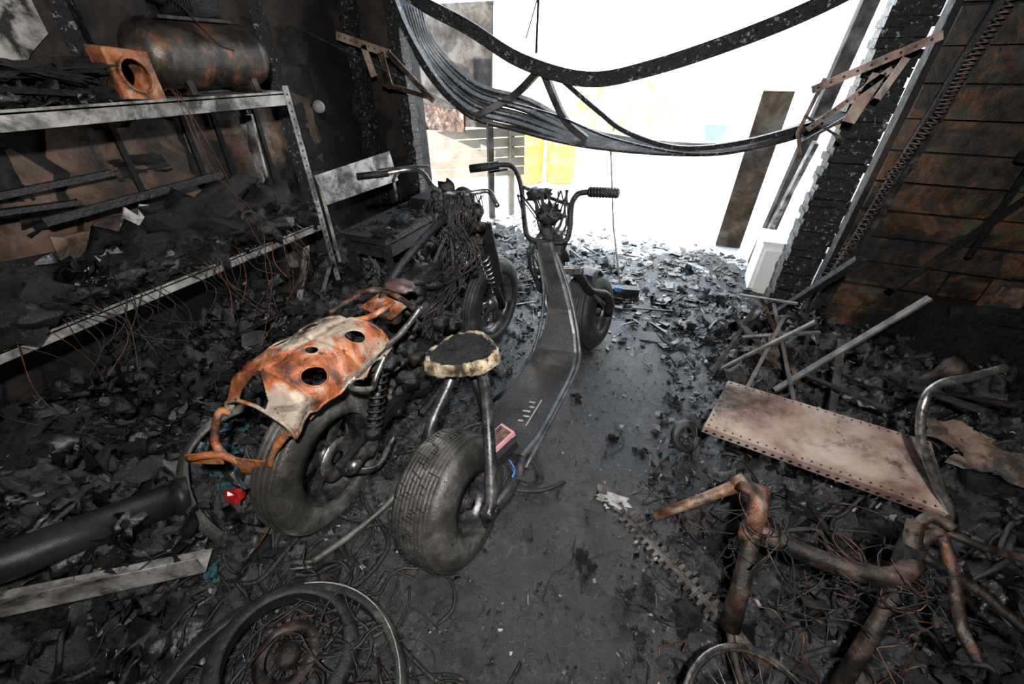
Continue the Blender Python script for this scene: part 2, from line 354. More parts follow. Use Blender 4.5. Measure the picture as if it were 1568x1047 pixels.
for k in range(26):
    x=R.uniform(-1.75,-1.15);y=R.uniform(.2,.9);b.sheet((x,y,gh(x,y)+.02),.07,.05,.03,8,k,euler(R.gauss(0,20),R.gauss(0,20),R.uniform(0,360)))
for k in range(60):
    x=R.choice([R.uniform(-2.3,-1.2),R.uniform(.4,2.2),R.uniform(-1.5,.5)]);y=R.uniform(.3,2.9) if abs(x+.4)>.9 else R.uniform(2.4,3.4)
    a=R.uniform(0,6.28);L=R.uniform(.1,.35);z=gh(x,y)+.03
    x1=max(-2.5,min(2.5,x+math.cos(a)*L))
    b.beam((x,y,z),(x1,y+math.sin(a)*L,z+R.uniform(-.03,.1)),R.uniform(.008,.024),R.uniform(.005,.015),R.choice([1,1,3,4,4,10]))
b.obj('charred_debris_pile',MM,True)
# ------------------------------------------------------------------ shelving unit
b=B()
XF=-2.12;XB=-2.54;YE=1.89;YN=-.25
for z,t in((1.375,.066),(.665,.05),(.1,.05)):
    b.box(((XF+XB)/2,(YE+YN)/2,z-.012),(XF-XB,YE-YN,.006),None,0 if z>1 else 1)
    for x,sg in((XF,-1),(XB,1)):
        b.angle((x,YN,z-t),(x,YE,z-t),t,.003,0,(0,0,1),(sg,0,0))
    for y,sg in((YE,-1),(YN,1)):
        b.angle((XB,y,z-t),(XF,y,z-t),t,.003,0,(0,0,1),(0,sg,0))
for x,sx in((XF+.003,-1),(XB-.003,1)):
    for y,sy in((YE+.003,-1),(YN,1)):
        b.angle((x,y,0),(x,y,1.4),.042,.003,0,(sx,0,0),(0,sy,0))
        for k in range(34):
            zz=.04+k*.04
            b.lathe((x+.0008,y+sy*.024,zz),(1,0,0),[(0,0),(.006,0),(.006,.001)],2,8,sm=False)
            b.lathe((x+sx*.024,y+.0008*(1 if sy<0 else -1),zz),(0,1 if sy<0 else -1,0),[(0,0),(.006,0),(.006,.001)],2,8,sm=False)
b.obj('metal_shelving_unit',[galv,soot,black])
b=B();b.angle((-2.5,1.8,.68),(-2.5,1.86,1.25),.06,.003,0,(0,1,0),(1,0,0))
for k in range(9): b.lathe((-2.496,1.84+k*.006,.74+k*.06),(1,0,0),[(0,0),(.007,0)],1,8,sm=False)
b.angle((-2.4,1.72,.66),(-2.45,1.78,.95),.04,.003,0,(0,1,0),(1,0,0));b.angle((-2.2,1.55,.2),(-2.25,1.78,.5),.05,.003,0,(0,1,0),(1,0,0));b.angle((-2.0,1.5,.18),(-1.95,1.7,.5),.03,.003,0,(0,1,0),(1,0,0))
b.obj('slotted_metal_strip',[galv,black])
b=B();b.beam((-2.42,.75,.96),(-2.42,1.55,.99),.02,.035,0);b.beam((-2.5,.3,1.06),(-2.5,1.1,1.08),.03,.025,0);b.beam((-2.3,.1,1.1),(-2.45,.9,1.0),.05,.02,0);b.obj('burnt_shelf_rail',[black])
b=B();reg_sh=lambda r:(r.uniform(-2.5,-2.14),r.uniform(-.2,1.82))
def zs(x,y): return .68+.07*max(0,noise.noise(V((x*4,y*3,2)))+.3)
lumps(b,260,lambda r:(r.uniform(-2.46,-2.19),r.uniform(-.1,1.82)),.04,.14,zs,31,[9,1,3],.75)
lumps(b,100,lambda r:(r.uniform(-2.46,-2.2),r.uniform(.3,1.12)),.03,.09,lambda x,y:1.39,34,[9,1,3],.7)
sheets(b,60,lambda r:(r.uniform(-2.42,-2.2),r.uniform(0,1.8)),.08,.2,lambda x,y:zs(x,y)+.06,36,[9,1,3,2])
sheets(b,26,lambda r:(r.uniform(-2.42,-2.2),r.uniform(.3,1.1)),.08,.2,lambda x,y:1.41,37,[0,1,3])
shards(b,1300,reg_sh,.008,.03,lambda x,y:zs(x,y)+.04,0,32,1)
shards(b,250,lambda r:(r.uniform(-2.5,-2.14),r.uniform(.2,1.2)),.01,.03,lambda x,y:1.375,0,33,1)
shards(b,200,lambda r:(r.uniform(-2.15,-2.1),r.uniform(.2,1.85)),.008,.025,lambda x,y:.663,0,38,1)
for sx,sy,sz,c,sd in((.17,.3,.15,(-2.32,1.3,.80),3.3),(.13,.17,.15,(-2.28,1.64,.78),5.3),(.15,.16,.13,(-2.3,.95,.75),8.3),(.16,.22,.14,(-2.3,.45,.76),9.3)):
    b.lump(c,(sx,sy,sz),1,sd,.75,3,3,None,True)
b.lathe((-2.17,1.12,.78),(1,.1,.1),[(.02,.03),(.035,.03),(.04,.0),(.055,0),(.06,-.04)],1,20)
b.lathe((-2.19,1.45,.80),(1,-.2,.2),[(.03,.03),(.045,.02),(.05,0),(.045,-.02),(.03,-.03)],6,20,closed=True)
for k in range(7):
    y=.35+k*.12;b.lump((-2.33,y,1.42+.012*k),(.17,.09,.02),0,k*2.2,.8,2.4,3,euler(R.uniform(-15,15),R.uniform(-10,10),R.uniform(-30,30)),True)
b.beam((-2.2,.4,1.47),(-2.22,1.05,1.4),.05,.02,1);b.beam((-2.45,.3,1.52),(-2.4,1.1,1.45),.07,.015,1)
for k in range(50):
    y=R.uniform(.2,1.8);L=R.uniform(.05,.35);b.tube([(-2.2,y,.7),(-2.1,y+R.uniform(-.03,.03),.69),(-2.08,y+R.uniform(-.1,.1),.66-L*.5),(-2.06+R.uniform(-.03,.06),y+R.uniform(-.15,.15),.66-L)],R.uniform(.001,.003),R.choice([3,3,3,3,5,4]),5,k=5)
for k in range(3):
    b.tube([(-2.2,1.28,1.39),(-2.105,1.28+R.uniform(-.03,.03),1.39),(-2.08,1.3+R.uniform(-.05,.06),1.1),(-2.09,1.33+R.uniform(-.08,.12),.8),(-2.02,1.3+R.uniform(-.2,.3),.55),(-1.95+R.uniform(-.1,.2),1.2+R.uniform(-.3,.4),.3)],.0017,5,5,k=6)
b.obj('melted_shelf_contents',MM,True)
# compressor
tankm=mat('scorched_tank_paint',[(.3,(.02,.016,.014)),(.45,(.05,.04,.032)),(.57,(.09,.076,.062)),(.64,(.24,.085,.03)),(.75,(.18,.165,.14)),(.85,(.36,.34,.31))],6,(.28,.5),metal=.4,bump=.15,speck=(.68,(.38,.36,.34),30),soot=(.9,5,.56))
b=B();c=V((-2.33,1.62,1.53));r=.132;hl=.24
prof=[(0.001,-hl-.085),(.05,-hl-.08),(.09,-hl-.062),(.118,-hl-.035),(r,-hl),(r+.002,-hl+.01),(r,-hl+.02),(r,0),(r,hl-.02),(r+.002,hl-.01),(r,hl),(.118,hl+.035),(.09,hl+.062),(.05,hl+.08),(.001,hl+.085)]
b.lathe(c,(0,1,0),prof,0,44)
for y in(-.17,.17):
    for x in(-.08,.08): b.beam(c+V((x,y,-.1)),c+V((x*1.15,y,-.152)),.03,.03,1)
    b.box(c+V((0,y,-.148)),(.22,.04,.01),None,1)
b.box(c+V((0,-.02,.135)),(.16,.34,.012),None,1)
b.lathe(c+V((0,.06,.19)),(0,1,0),[(0,-.06),(.05,-.06),(.055,-.05),(.055,.06),(0,.06)],2,20)
for k in range(8): b.lathe(c+V((0,-.1+k*.014,.2)),(0,1,0),[(0,0),(.055,0),(.055,.004),(0,.004)],2,20)
b.lump(c+V((.01,-.11,.24)),(.05,.07,.06),2,4,.6);b.lump(c+V((0,.0,.25)),(.05,.08,.03),2,7,.6)
b.tube([c+V((.05,-.1,.2)),c+V((.13,-.1,.17)),c+V((.13,0,.05)),c+V((.131,.08,.02))],.004,2,8,k=5)
b.lathe(c+V((0,hl+.09,.0)),(0,1,0),[(0.018,-.01),(.018,.012),(0,.012)],1,12)
b.obj('air_compressor',[tankm,rustd,char])
b=B();n=40
def plate_hole(b,c,hw,hh,r,u,w,th,mi):
    c=V(c);u=V(u).normalized();w=V(w).normalized();nn=u.cross(w);vs=[]
    for k in(0,1):
        for j in range(n):
            a=2*math.pi*j/n;ca,sa=math.cos(a),math.sin(a);q=1/max(abs(ca),abs(sa))
            vs.append(c+u*ca*r+w*sa*r+nn*th*k);vs.append(c+u*ca*q*hw+w*sa*q*hh+nn*th*k)
    fs=[]
    for j in range(n):
        j2=(j+1)%n
        fs+=[(2*j,2*j+1,2*j2+1,2*j2),(2*n+2*j,2*n+2*j2,2*n+2*j2+1,2*n+2*j+1),(2*j,2*j2,2*n+2*j2,2*n+2*j),(2*j+1,2*n+2*j+1,2*n+2*j2+1,2*j2+1)]
    b.add(vs,fs,mi)
pc=V((-2.17,1.2,1.46));pu=V((-.15,1,-.08));pw=V((-.1,.05,1))
plate_hole(b,pc,.085,.085,.055,pu,pw,.004,0)
plate_hole(b,pc+V((-.1,0,.01)),.085,.085,.055,pu,pw,.004,0)
for sgn in(-1,1): b.beam(pc+pu.normalized()*.085*sgn-V((.05,0,0))+V((0,0,-.08)),pc+pu.normalized()*.085*sgn-V((.05,0,0))+V((0,0,.08)),.1,.004,0,up=(0,1,0))
b.lathe(pc+V((.004,0,0)),pu.cross(pw),[(.055,-.0),(.064,0),(.064,.008),(.055,.008)],0,30,closed=True)
b.obj('rusty_fan_housing',[orange])
b=B();b.lathe((-2.3,2.25,1.27),(1,-.6,0),[(0,.02),(.02,.018),(.035,.008),(.038,0),(.03,-.015),(.012,-.02),(.012,-.2)],0,20);b.obj('round_wall_lamp',[mat('frosted_grey',[(.3,(.12,.12,.13)),(.7,(.22,.23,.25))],20,(.4,.6),bump=.2)])
# ------------------------------------------------------------------ workbench
b=B()
b.box((-1.88,2.42,.56),(.38,.98,.04),None,0)
for x in(-2.03,-1.72):
    for y in(1.97,2.86): b.beam((x,y,.0),(x,y,.54),.05,.05,0)
b.beam((-1.72,1.97,.48),(-1.72,2.86,.48),.03,.08,0);b.beam((-2.03,1.97,.48),(-1.72,1.97,.48),.03,.08,0)
b.box((-1.8,2.72,.62),(.26,.3,.08),None,1)
lumps(b,50,lambda r:(r.uniform(-2.02,-1.75),r.uniform(2.0,2.8)),.02,.07,lambda x,y:.58,41,[0,0,1])
b.obj('burnt_workbench',[char,soot])
b=B();b.plate([(-2.2,2.02,.72),(-2.12,2.7,.74),(-2.16,2.7,.95),(-2.25,2.02,.9)],.004)
for k in range(12):
    for z in(.77,.87): b.lathe((-2.2+k*.004-(z-.77)*.3,2.06+k*.052,z),(1,0,.2),[(0,.01),(.006,.01)],1,8,sm=False)
b.beam((-2.16,2.7,.58),(-2.16,2.7,.9),.02,.02,0);b.beam((-2.24,2.04,.3),(-2.24,2.04,.9),.02,.02,0)
b.obj('perforated_metal_panel',[galv,black])
b=B()
for k in range(12): b.lathe((-1.5,2.3+k*.018,.35),(0,1,0),[(.04,0),(.12,0),(.12,.005),(.04,.005)],0,20,closed=True)
b.lathe((-1.5,2.28,.35),(0,1,0),[(0,0),(.04,0),(.04,.25),(0,.25)],0,16)
b.box((-1.5,2.4,.12),(.2,.2,.24),None,0)
b.obj('finned_cylinder_motor',[slate])
# ------------------------------------------------------------------ wheels
def tyre(b,c,ax,R_,w,mi,rib=0,rim=.55,n=64,sq=.75):
    prof=[];m=22
    ri=R_*rim;h=(R_-ri)
    for k in range(m+1):
        a=math.pi*k/m
        x=-math.cos(a);y=math.sin(a)
        x=math.copysign(abs(x)**sq,x);y=y**.6
        prof.append((ri+h*y,x*w/2))
    if rib:
        top=[p for p in prof if p[0]<=ri+h*.93];nr=rib*6
        left=[p for p in top if p[1]<0];right=[p for p in top if p[1]>0]
        h0=left[-1][1];h1=right[0][1];tread=[]
        for k in range(nr+1):
            x=h0+(h1-h0)*k/nr;q=abs(x)/(w/2)
            rr=ri+h*(1-.16*q**3)
            if k%6==0 : rr-=.005
            tread.append((rr,x))
        prof=left+tread+right
    prof=prof+[(ri*1.0,w*.42),(ri*1.0,-w*.42)]
    b.lathe(c,ax,prof,mi,n,closed=True)
def rimdisc(b,c,ax,r,w,mi,spokes=5,hub=.05,n=40):
    b.lathe(c,ax,[(r*.98,-w/2),(r*1.04,-w/2),(r*.9,-w*.3),(r*.88,w*.3),(r*1.04,w/2),(r*.98,w/2),(r*.84,w*.28),(r*.84,-w*.28)],mi,n,closed=True)
    b.lathe(c,ax,[(.0,-w*.55),(hub*.4,-w*.55),(hub*.5,-w*.35),(hub,-w*.3),(hub,w*.3),(hub*.5,w*.35),(hub*.4,w*.55),(0,w*.55)],mi,20)
    ax=V(ax).normalized();u=ax.orthogonal().normalized();q=ax.cross(u)
    for k in range(spokes):
        a=2*math.pi*k/spokes;d=u*math.cos(a)+q*math.sin(a);t=-u*math.sin(a)+q*math.cos(a)
        b.beam(V(c)+d*hub*.8,V(c)+d*r*.9,w*.25,r*.16,mi,up=t)
# ------------------------------------------------------------------ electric scooter (local: x right, y fwd)
b=B()
Rw=.235
tyre(b,(0,0,Rw),(1,0,0),Rw,.215,0,rib=9,rim=.5,n=72)
for k in range(90):
    a=math.radians(60+k*2.6);s0=R.uniform(-.07,.03);x1=s0+R.uniform(.015,.05);rr=Rw+.0005
    b.tube([(s0,-rr*math.sin(a-math.pi/2),Rw+rr*math.cos(a-math.pi/2)),(x1,-rr*math.sin(a-math.pi/2+.03),Rw+rr*math.cos(a-math.pi/2+.03))],.0018,6,4)
rimdisc(b,(0,0,Rw),(1,0,0),Rw*.5,.15,1,5,.045)
st=V((.99,-.12,0))
tyre(b,(0.05,1.45,Rw),st,Rw,.2,2,rib=7,rim=.5,n=64)
rimdisc(b,(0.05,1.45,Rw),st,Rw*.5,.15,1,5,.045)
path=[(.24,.25,.11),(.34,.262,.135),(.5,.262,.135),(.7,.262,.13),(.80,.27,.125),(.87,.31,.11),(.93,.38,.085),(.985,.48,.062),(1.02,.6,.05),(1.04,.7,.045),(1.05,.8,.04)]
vs=[];m=len(path);cx=[.06]*5+[.065,.07,.06,.04,.015,0]
for i,(y,z,hw) in enumerate(path):
    p0=V((0,*path[max(i-1,0)][:2]));p1=V((0,*path[min(i+1,m-1)][:2]));t=(p1-p0).normalized();nn=V((1,0,0)).cross(t)
    th=.045 if i<5 else .035
    o=V((cx[i],y,z))
    for (xx,k) in((-hw,-.6),(-hw,-.1),(-hw+.012,0),(hw-.012,0),(hw,-.1),(hw,-.6),(hw-.02,-1.2),(-hw+.02,-1.2)): vs.append(o+V((xx,0,0))+nn*k*th)
fs=[]
for i in range(m-1):
    for j in range(8):
        j2=(j+1)%8;fs.append((i*8+j,i*8+j2,(i+1)*8+j2,(i+1)*8+j))
fs+=[tuple(range(8)),tuple((m-1)*8+j for j in range(8))[::-1]]
o=len(b.f);b.add(vs,fs,3,False)
for k in range(len(fs)-2):
    if k%8 in(0,1,3,4,5):b.m[o+k]=4
for k in range(5): b.box((.085+.012*(k%2),.40+k*.03,.2635),(.022+.006*(k%3),.009,.002),None,7)
b.box((.12,.46,.2635),(.005,.17,.002),None,7)
for sx in(-.135,.135):
    b.tube([(.06+sx,.2,.235),(.06+sx,.78,.255),(.065+sx*.8,.92,.35),(.045+sx*.5,1.02,.56),(sx*.35,1.06,.76)],.009,4,8,k=5)
for sx in(-1,1):
    b.tube([(sx*.155,-.02,.235),(sx*.155,.02,.27),(sx*.125-.01,.14,.42),(sx*.08-.03,.27,.52),(sx*.05-.05,.33,.575)],.021,5,12,k=6)
    b.tube([(sx*.155,-.03,.235),(sx*.16,.12,.2),(sx*.13+.03,.26,.22),(sx*.1+.05,.36,.235)],.022,5,12,k=6)
    b.box((sx*.155,0,.235),(.014,.09,.07),None,5)
    b.lathe((sx*.155,0,.235),(1,0,0),[(0,-.03),(.014,-.03),(.014,.03),(0,.03)],1,10)
b.tube([(-.13,.26,.21),(.17,.26,.21)],.018,5,10)
b.tube([(-.03,.33,.24),(-.05,.35,.45),(-.06,.35,.58)],.018,6,10)
def seat(b,c,a,d,h,mi0,mi1):
    c=V(c);na=60;vs=[];pr=[(0,.0),(.3,-.004),(.55,-.002),(.72,.002),(.82,.010),(.90,.012),(.96,.004),(1,-.010),(1.0,-.03),(.93,-.045),(.6,-.05),(0,-.05)]
    for (r,z) in pr:
        for j in range(na):
            t=2*math.pi*j/na;sh=1+.10*math.cos(3*t+.6)*r+.10*r*noise.noise(V((math.cos(t)*3,math.sin(t)*3,4+z*40)))
            zz=z+.010*noise.noise(V((math.cos(t)*r*7,math.sin(t)*r*7,1)))
            vs.append(c+V((a*r*math.cos(t)*sh,d*r*math.sin(t)*sh,zz)))
    fs=[]
    for i in range(len(pr)-1):
        for j in range(na):
            j2=(j+1)%na;fs.append((i*na+j,i*na+j2,(i+1)*na+j2,(i+1)*na+j))
    o=len(b.f);b.add(vs,fs,mi0,True)
    for k in range(len(fs)):
        i=k//na
        if i in(5,6,7,8):b.m[o+k]=mi1
        if i==4 and noise.noise(V((k*.25,0,0)))>-.05:b.m[o+k]=mi1
seat(b,(-.075,.35,.62),.145,.135,.04,12,8)
hd0=V((0,1.2,.56));hd1=V((0,1.1,.86))
b.tube([hd0,hd1],.03,6,14)
for sx in(-1,1):
    ax=V((.05+sx*.135,1.45+sx*-.016,.235))
    b.tube([ax,ax+V((0,-.02,.12)),V((sx*.12,1.3,.44)),V((sx*.09,1.21,.6))],.024,6,10,k=6)
    b.tube([ax+V((0,-.1,.1)),V((sx*.135,1.32,.42)),V((sx*.13,1.42,.5)),V((sx*.13,1.52,.44))],.014,6,8,k=6)
b.box((0,1.21,.59),(.24,.07,.03),euler(-18,0,0),6)
vs=[]
for k in range(13):
    a=math.radians(20+k*10)
    for xx in(-.1,-.05,0,.05,.1): vs.append((xx+.03,1.45-math.cos(a)*.27,.235+math.sin(a)*.27-abs(xx)*.25))
b.add(vs,[(i*5+j,i*5+j+1,(i+1)*5+j+1,(i+1)*5+j) for i in range(6,10) for j in range(4)],6,True)
bar=[(-.50,1.34,1.13),(-.33,1.38,1.125),(-.26,1.37,1.1),(-.2,1.3,1.02),(-.14,1.16,.88),(-.1,1.1,.81),(0,1.09,.79),(.09,1.09,.79),(.11,1.12,.84),(.105,1.18,.92),(.11,1.22,.955),(.15,1.24,.975),(.31,1.22,.965)]
b.tube(bar,.0135,6,10,k=5)
b.tube([(.18,1.24,.975),(.32,1.215,.963)],[.023,.021],6,12);b.tube([(-.51,1.338,1.13),(-.35,1.378,1.125)],.022,6,12)
for q in range(9): b.lathe((.19+q*.015,1.238-q*.0025,.974-q*.001),(1,-.2,0),[(.023,-.003),(.026,0),(.023,.003)],6,12)
b.tube([(-.3,1.36,1.1),(-.34,1.45,1.09),(-.45,1.43,1.09)],.006,6,6,k=5)
b.tube([(.13,1.25,.97),(.16,1.33,.96),(.25,1.33,.96)],.006,6,6,k=5)
b.lump((0,1.16,.9),(.05,.05,.05),6,2,.8,2.5);b.lump((-.08,1.22,.99),(.06,.04,.03),6,9,.8,2.5);b.lump((.02,1.13,.74),(.05,.06,.08),6,12,.9,2.5)
for k in range(20):
    x=R.uniform(-.18,.1);b.tube([(x,1.2,1.0),(x*.6+R.uniform(-.05,.05),1.15,.85),(R.uniform(-.12,.06),1.08,.72),(R.uniform(-.1,.05),1.12,.5)],R.uniform(.003,.006),6,6,k=5)
b.tube([(-.2,1.3,1.02),(-.05,1.28,.96),(.105,1.19,.93)],.01,6,8,k=4)
b.tube([(-.1,.62,.22),(-.3,.7,.02)],.012,6,8)
b.box((.075,.225,.315),(.075,.13,.02),euler(8,0,-22),9);b.box((.075,.225,.327),(.06,.105,.004),euler(8,0,-22),10)
b.box((.08,.2,.29),(.1,.14,.03),euler(8,0,-22),6)
for k in range(8): b.tube([(.12,.2,.26),(.19+R.uniform(-.02,.03),.15,.22),(.22+R.uniform(-.03,.04),.25,.13),(.16,.33+R.uniform(-.05,.05),.2)],.0025,6,6,k=6)
b.tube([(.13,.2,.255),(.165,.17,.245),(.17,.14,.24)],.004,11,6,k=4)
M=Matrix.Translation((-.475,.69,.012))@Matrix.Rotation(math.radians(-3.0),4,'Z')@Matrix.Rotation(math.radians(-11),4,'Y')
b.xf(M)
b.obj('fat_tyre_electric_scooter',[rubberg,bmet,rubber,deckm,decke,bmet,black,pale,foam,pinkm,pinkst,bluep,char])
# ------------------------------------------------------------------ motorcycle
b=B();cx=-1.03
tyre(b,(cx,.64,.29),(1,.05,0),.285,.135,0,rib=4,rim=.62,n=64)
rimdisc(b,(cx,.64,.29),(1,.05,0),.175,.09,1,6,.05)
b.lathe((cx+.05,.64,.29),(1,.05,0),[(.03,0),(.085,0),(.085,.008),(.03,.008)],2,30,closed=True)
tyre(b,(-.95,1.93,.29),(1,-.12,0),.285,.1,10,rib=3,rim=.68,n=64)
rimdisc(b,(-.95,1.93,.29),(1,-.12,0),.19,.07,1,6,.05)
nu,nv=90,80;holes=[(.52,.30,.085),(.82,.32,.08),(.80,.72,.075),(.33,.78,.09),(.5,.6,.045)]
def fp(u,v,off=0):
    y=.49+.37*u; w=.14+.02*math.sin(u*3.0); a=math.pi*(v)
    xx=-math.cos(a); zz=math.sin(a)**.8
    z=.645+(.09+.03*math.sin(u*2.4))*zz+.025*u
    if u<.12: z-=.5*(.12-u)
    xc=-1.045+.06*u+.008*noise.noise(V((u*6,v*6,0)))
    edge=.02*noise.noise(V((u*7,round(v)*5,7))) if v<.06 or v>.94 else 0
    rid=-.009*math.exp(-((u-.63)/.02)**2)-.009*math.exp(-((v-.5)/.025)**2)*(u>.2)-.009*math.exp(-((u-.2)/.02)**2)
    return V((xc+xx*(w-off),y+.03*xx*u,z-off+edge+rid+.008*noise.noise(V((u*5,v*5,3)))-.005*abs(noise.noise(V((u*12,v*9,8))))))
vs=[];fs=[]
for off in(0,.004):
    for i in range(nu+1):
        for j in range(nv+1): vs.append(fp(i/nu,j/nv,off))
N1=(nu+1)*(nv+1)
for i in range(nu):
    for j in range(nv):
        u=(i+.5)/nu;v=(j+.5)/nv
        if any(((u-hu)/hr)**2+((v-hv)/(hr*1.0))**2<1 for hu,hv,hr in holes):continue
        if u<.16 and .38<v<.62 and u<.16-(abs(v-.5)*.9): continue
        a=i*(nv+1)+j
        fs.append((a,a+1,a+nv+2,a+nv+1));fs.append((N1+a,N1+a+nv+1,N1+a+nv+2,N1+a+1))
b.add(vs,fs,3,True)
for hu,hv,hr in holes:
    b.tube([fp(hu+hr*math.cos(t*math.pi/10),hv+hr*math.sin(t*math.pi/10),.001) for t in range(20)],.0035,3,6,closed=True)
b.tube([fp(k/20,.0) for k in range(21)],.005,3,6);b.tube([fp(k/20,1.) for k in range(21)],.005,3,6);b.tube([fp(0,k/20) for k in range(21)],.006,3,6);b.tube([fp(1,k/20) for k in range(21)],.006,3,6)
b.tube([fp(0,.0),(-1.2,.47,.6),(-1.2,.42,.52),(-1.17,.41,.48)],.012,4,8,k=5)
b.tube([fp(.03,1),(-.93,.49,.6),(-.98,.45,.53),(-1.0,.44,.48)],.013,4,8,k=5)
b.tube([(-1.27,.36,.47),(-1.17,.4,.49),(-1.09,.42,.46),(-1.0,.45,.49)],.012,4,8,k=4)
b.plate([(-1.27,.37,.44),(-1.17,.40,.45),(-1.17,.40,.50),(-1.27,.36,.49)],.006,4)
b.plate([(-1.11,.41,.43),(-1.0,.44,.43),(-.99,.44,.5),(-1.1,.41,.5)],.006,4)
b.plate([(-.98,.60,.64),(-.9,.62,.62),(-.93,.57,.58),(-.97,.56,.59)],.006,4)
b.tube([fp(.5,1),(-.86,.70,.63),(-.83,.75,.6),(-.84,.79,.62),fp(.9,1)],.01,5,8,k=5)
b.tube([(-.86,.70,.66),(-.85,.84,.68),(-.83,.96,.71),(-.81,1.05,.76)],.011,5,8,k=5)
b.tube([(-1.2,.84,.68),(-1.15,.95,.72),(-1.1,1.07,.75)],.011,8,8,k=5)
b.tube([(-1.13,1.05,.75),(-1.0,1.09,.77),(-.83,1.04,.75)],.012,8,8,k=5)
b.plate([(-1.06,1.0,.725),(-.9,.98,.72),(-.87,1.05,.75),(-1.02,1.08,.755)],.006,3)
b.tube([(-1.05,.86,.74),(-.98,.95,.73),(-.93,1.05,.75)],.012,4,8,k=4)
b.lump((-.93,1.10,.8),(.065,.045,.022),12,3,.3)
for k in range(24): b.lump((R.uniform(-1.15,-.85),R.uniform(.86,1.15),R.uniform(.5,.72)),(.035,.035,.028),R.choice([6,6,7,11]),k*7,.9,2.5,2,None,True)
for x in(-.9,-1.16):
    b.tube([(x,.9,.62),(x,.74,.30)],.012,5,10);b.spring((x,.875,.57),(x,.775,.37),.028,.006,8,6,6)
    b.lathe((x,.895,.61),(0,.45,.9),[(0,-.02),(.026,-.02),(.028,.02),(0,.025)],5,14);b.lathe((x,.76,.34),(0,.45,.9),[(0,-.02),(.03,-.02),(.03,.02),(0,.02)],6,14)
for x in(-.93,-1.13): b.beam((x,.6,.29),(x,1.12,.34),.03,.05,6)
b.lathe((-.9,.64,.29),(1,0,0),[(0,-.02),(.025,-.02),(.025,.02),(0,.02)],5,12)
b.lump((-1.03,1.17,.33),(.13,.19,.13),6,3,.5,2.5,3,None,True)
b.lathe((-.9,1.13,.33),(1,0,0),[(0,.02),(.06,.02),(.095,0),(.1,-.05),(0,-.05)],6,28)
for k in range(9): b.box((-1.02,1.3+k*.004,.42+k*.017),(.15,.15,.006),euler(14,0,0),6)
b.lathe((-1.02,1.31,.5),(0,.2,1),[(0,-.12),(.055,-.12),(.055,.1),(.03,.12),(0,.12)],6,20)
b.tube([(-.98,1.4,.5),(-.93,1.5,.4),(-.92,1.35,.18),(-.9,1.05,.17)],[.016,.018,.02,.02],6,10,k=6)
b.lump((-.93,.7,.27),(.03,.09,.04),2,4,.6,2.5);b.tube([(-.9,.62,.28),(-.88,.72,.2),(-.9,.85,.22)],.012,5,8,k=4)
b.tube([(-1.03,1.63,.9),(-1.02,1.4,.86),(-1.02,1.2,.8),(-1.0,1.05,.72),(-.99,1.02,.5),(-1.0,1.05,.3)],.018,6,10,k=6)
for sx in(-.07,.07): b.tube([(-1.03,1.66,.84),(-1.03+sx,1.53,.6),(-1.03+sx,1.42,.22),(-1.03+sx,1.1,.17)],.014,6,10,k=6)
b.lump((-1.03,1.36,.7),(.08,.12,.05),6,5,.8,2.5,3,None,True)
b.lump((-1.06,1.25,.6),(.08,.08,.08),6,15,.9,2.5,3,None,True)
for sx in(-.085,.085):
    x=-1.02+sx
    b.tube([(x,1.66,1.0),(x+.03,1.78,.62),(x+.06,1.92,.3)],[.018,.018,.022],6,12)
    b.spring((x+.025,1.755,.68),(x+.045,1.85,.47),.03,.006,7,2,6)
b.box((-1.02,1.69,.93),(.24,.06,.025),euler(-17,0,0),6);b.box((-1.0,1.74,.76),(.24,.07,.03),euler(-17,0,0),6)
b.plate([(-.93,1.72,.86),(-.84,1.72,.86),(-.82,1.82,.5),(-.9,1.82,.45)],.01,6)
b.plate([(-1.0,1.66,.9),(-.93,1.66,.9),(-.92,1.74,.62),(-.98,1.74,.6)],.008,7)
b.tube([(-1.46,1.59,1.05),(-1.37,1.66,1.06),(-1.28,1.73,1.07),(-1.2,1.73,1.06),(-1.11,1.68,1.01),(-1.01,1.7,.99),(-.92,1.72,1.0),(-.86,1.76,1.0),(-.8,1.72,.95)],.012,2,10,k=5)
b.tube([(-1.3,1.62,1.04),(-1.36,1.76,1.05),(-1.27,1.8,1.06)],.008,7,8,k=4)
b.tube([(-1.28,1.73,1.085),(-1.24,1.84,1.07),(-1.38,1.8,1.06),(-1.48,1.74,1.05)],.006,7,6,k=5)
b.tube([(-1.48,1.58,1.05),(-1.36,1.67,1.06)],.017,6,10)
b.lathe((-1.0,1.76,.95),(0,-1,.4),[(0,.03),(.05,.03),(.058,.02),(.055,-.02),(.03,-.05),(0,-.055)],6,20)
for k in range(16): b.lump((-1.02+R.uniform(-.1,.14),1.7+R.uniform(-.05,.05),.98+R.uniform(-.4,.06)),(.035,.03,.03),6 if k%3 else 7,k*3,.9,2.5,2,None,True)
for k in range(34):
    x=R.uniform(-1.12,-.86)
    b.tube([(x,1.7,1.0),(x+R.uniform(-.06,.08),1.62,.9),(R.uniform(-1.1,-.84),1.6,.72),(R.uniform(-1.12,-.9),1.4+R.uniform(-.1,.1),.6),(R.uniform(-1.12,-.9),1.2,.5)],R.uniform(.002,.005),(7 if k%4==0 else 6),6,k=5)
for k in range(34): b.lump((R.uniform(-1.15,-.88),R.uniform(.95,1.45),R.uniform(.25,.65)),(.04,.04,.035),R.choice([6,6,7,11]),k*5,.9,2.5,2,None,True)
b.lump((-1.12,.36,.36),(.035,.02,.025),9,2,.9,2.5,2,None,False);b.lump((-1.12,.38,.27),(.06,.05,.05),6,2,.8,2.5)
b.obj('burnt_motorcycle',[rubberg,bmet,chrome,fair,orange,chrome,black,rustd,rust,redp,rubber,char,mat('brown_leather',[(.3,(.02,.013,.012)),(.7,(.085,.05,.042))],9,(.25,.5),bump=.3)])
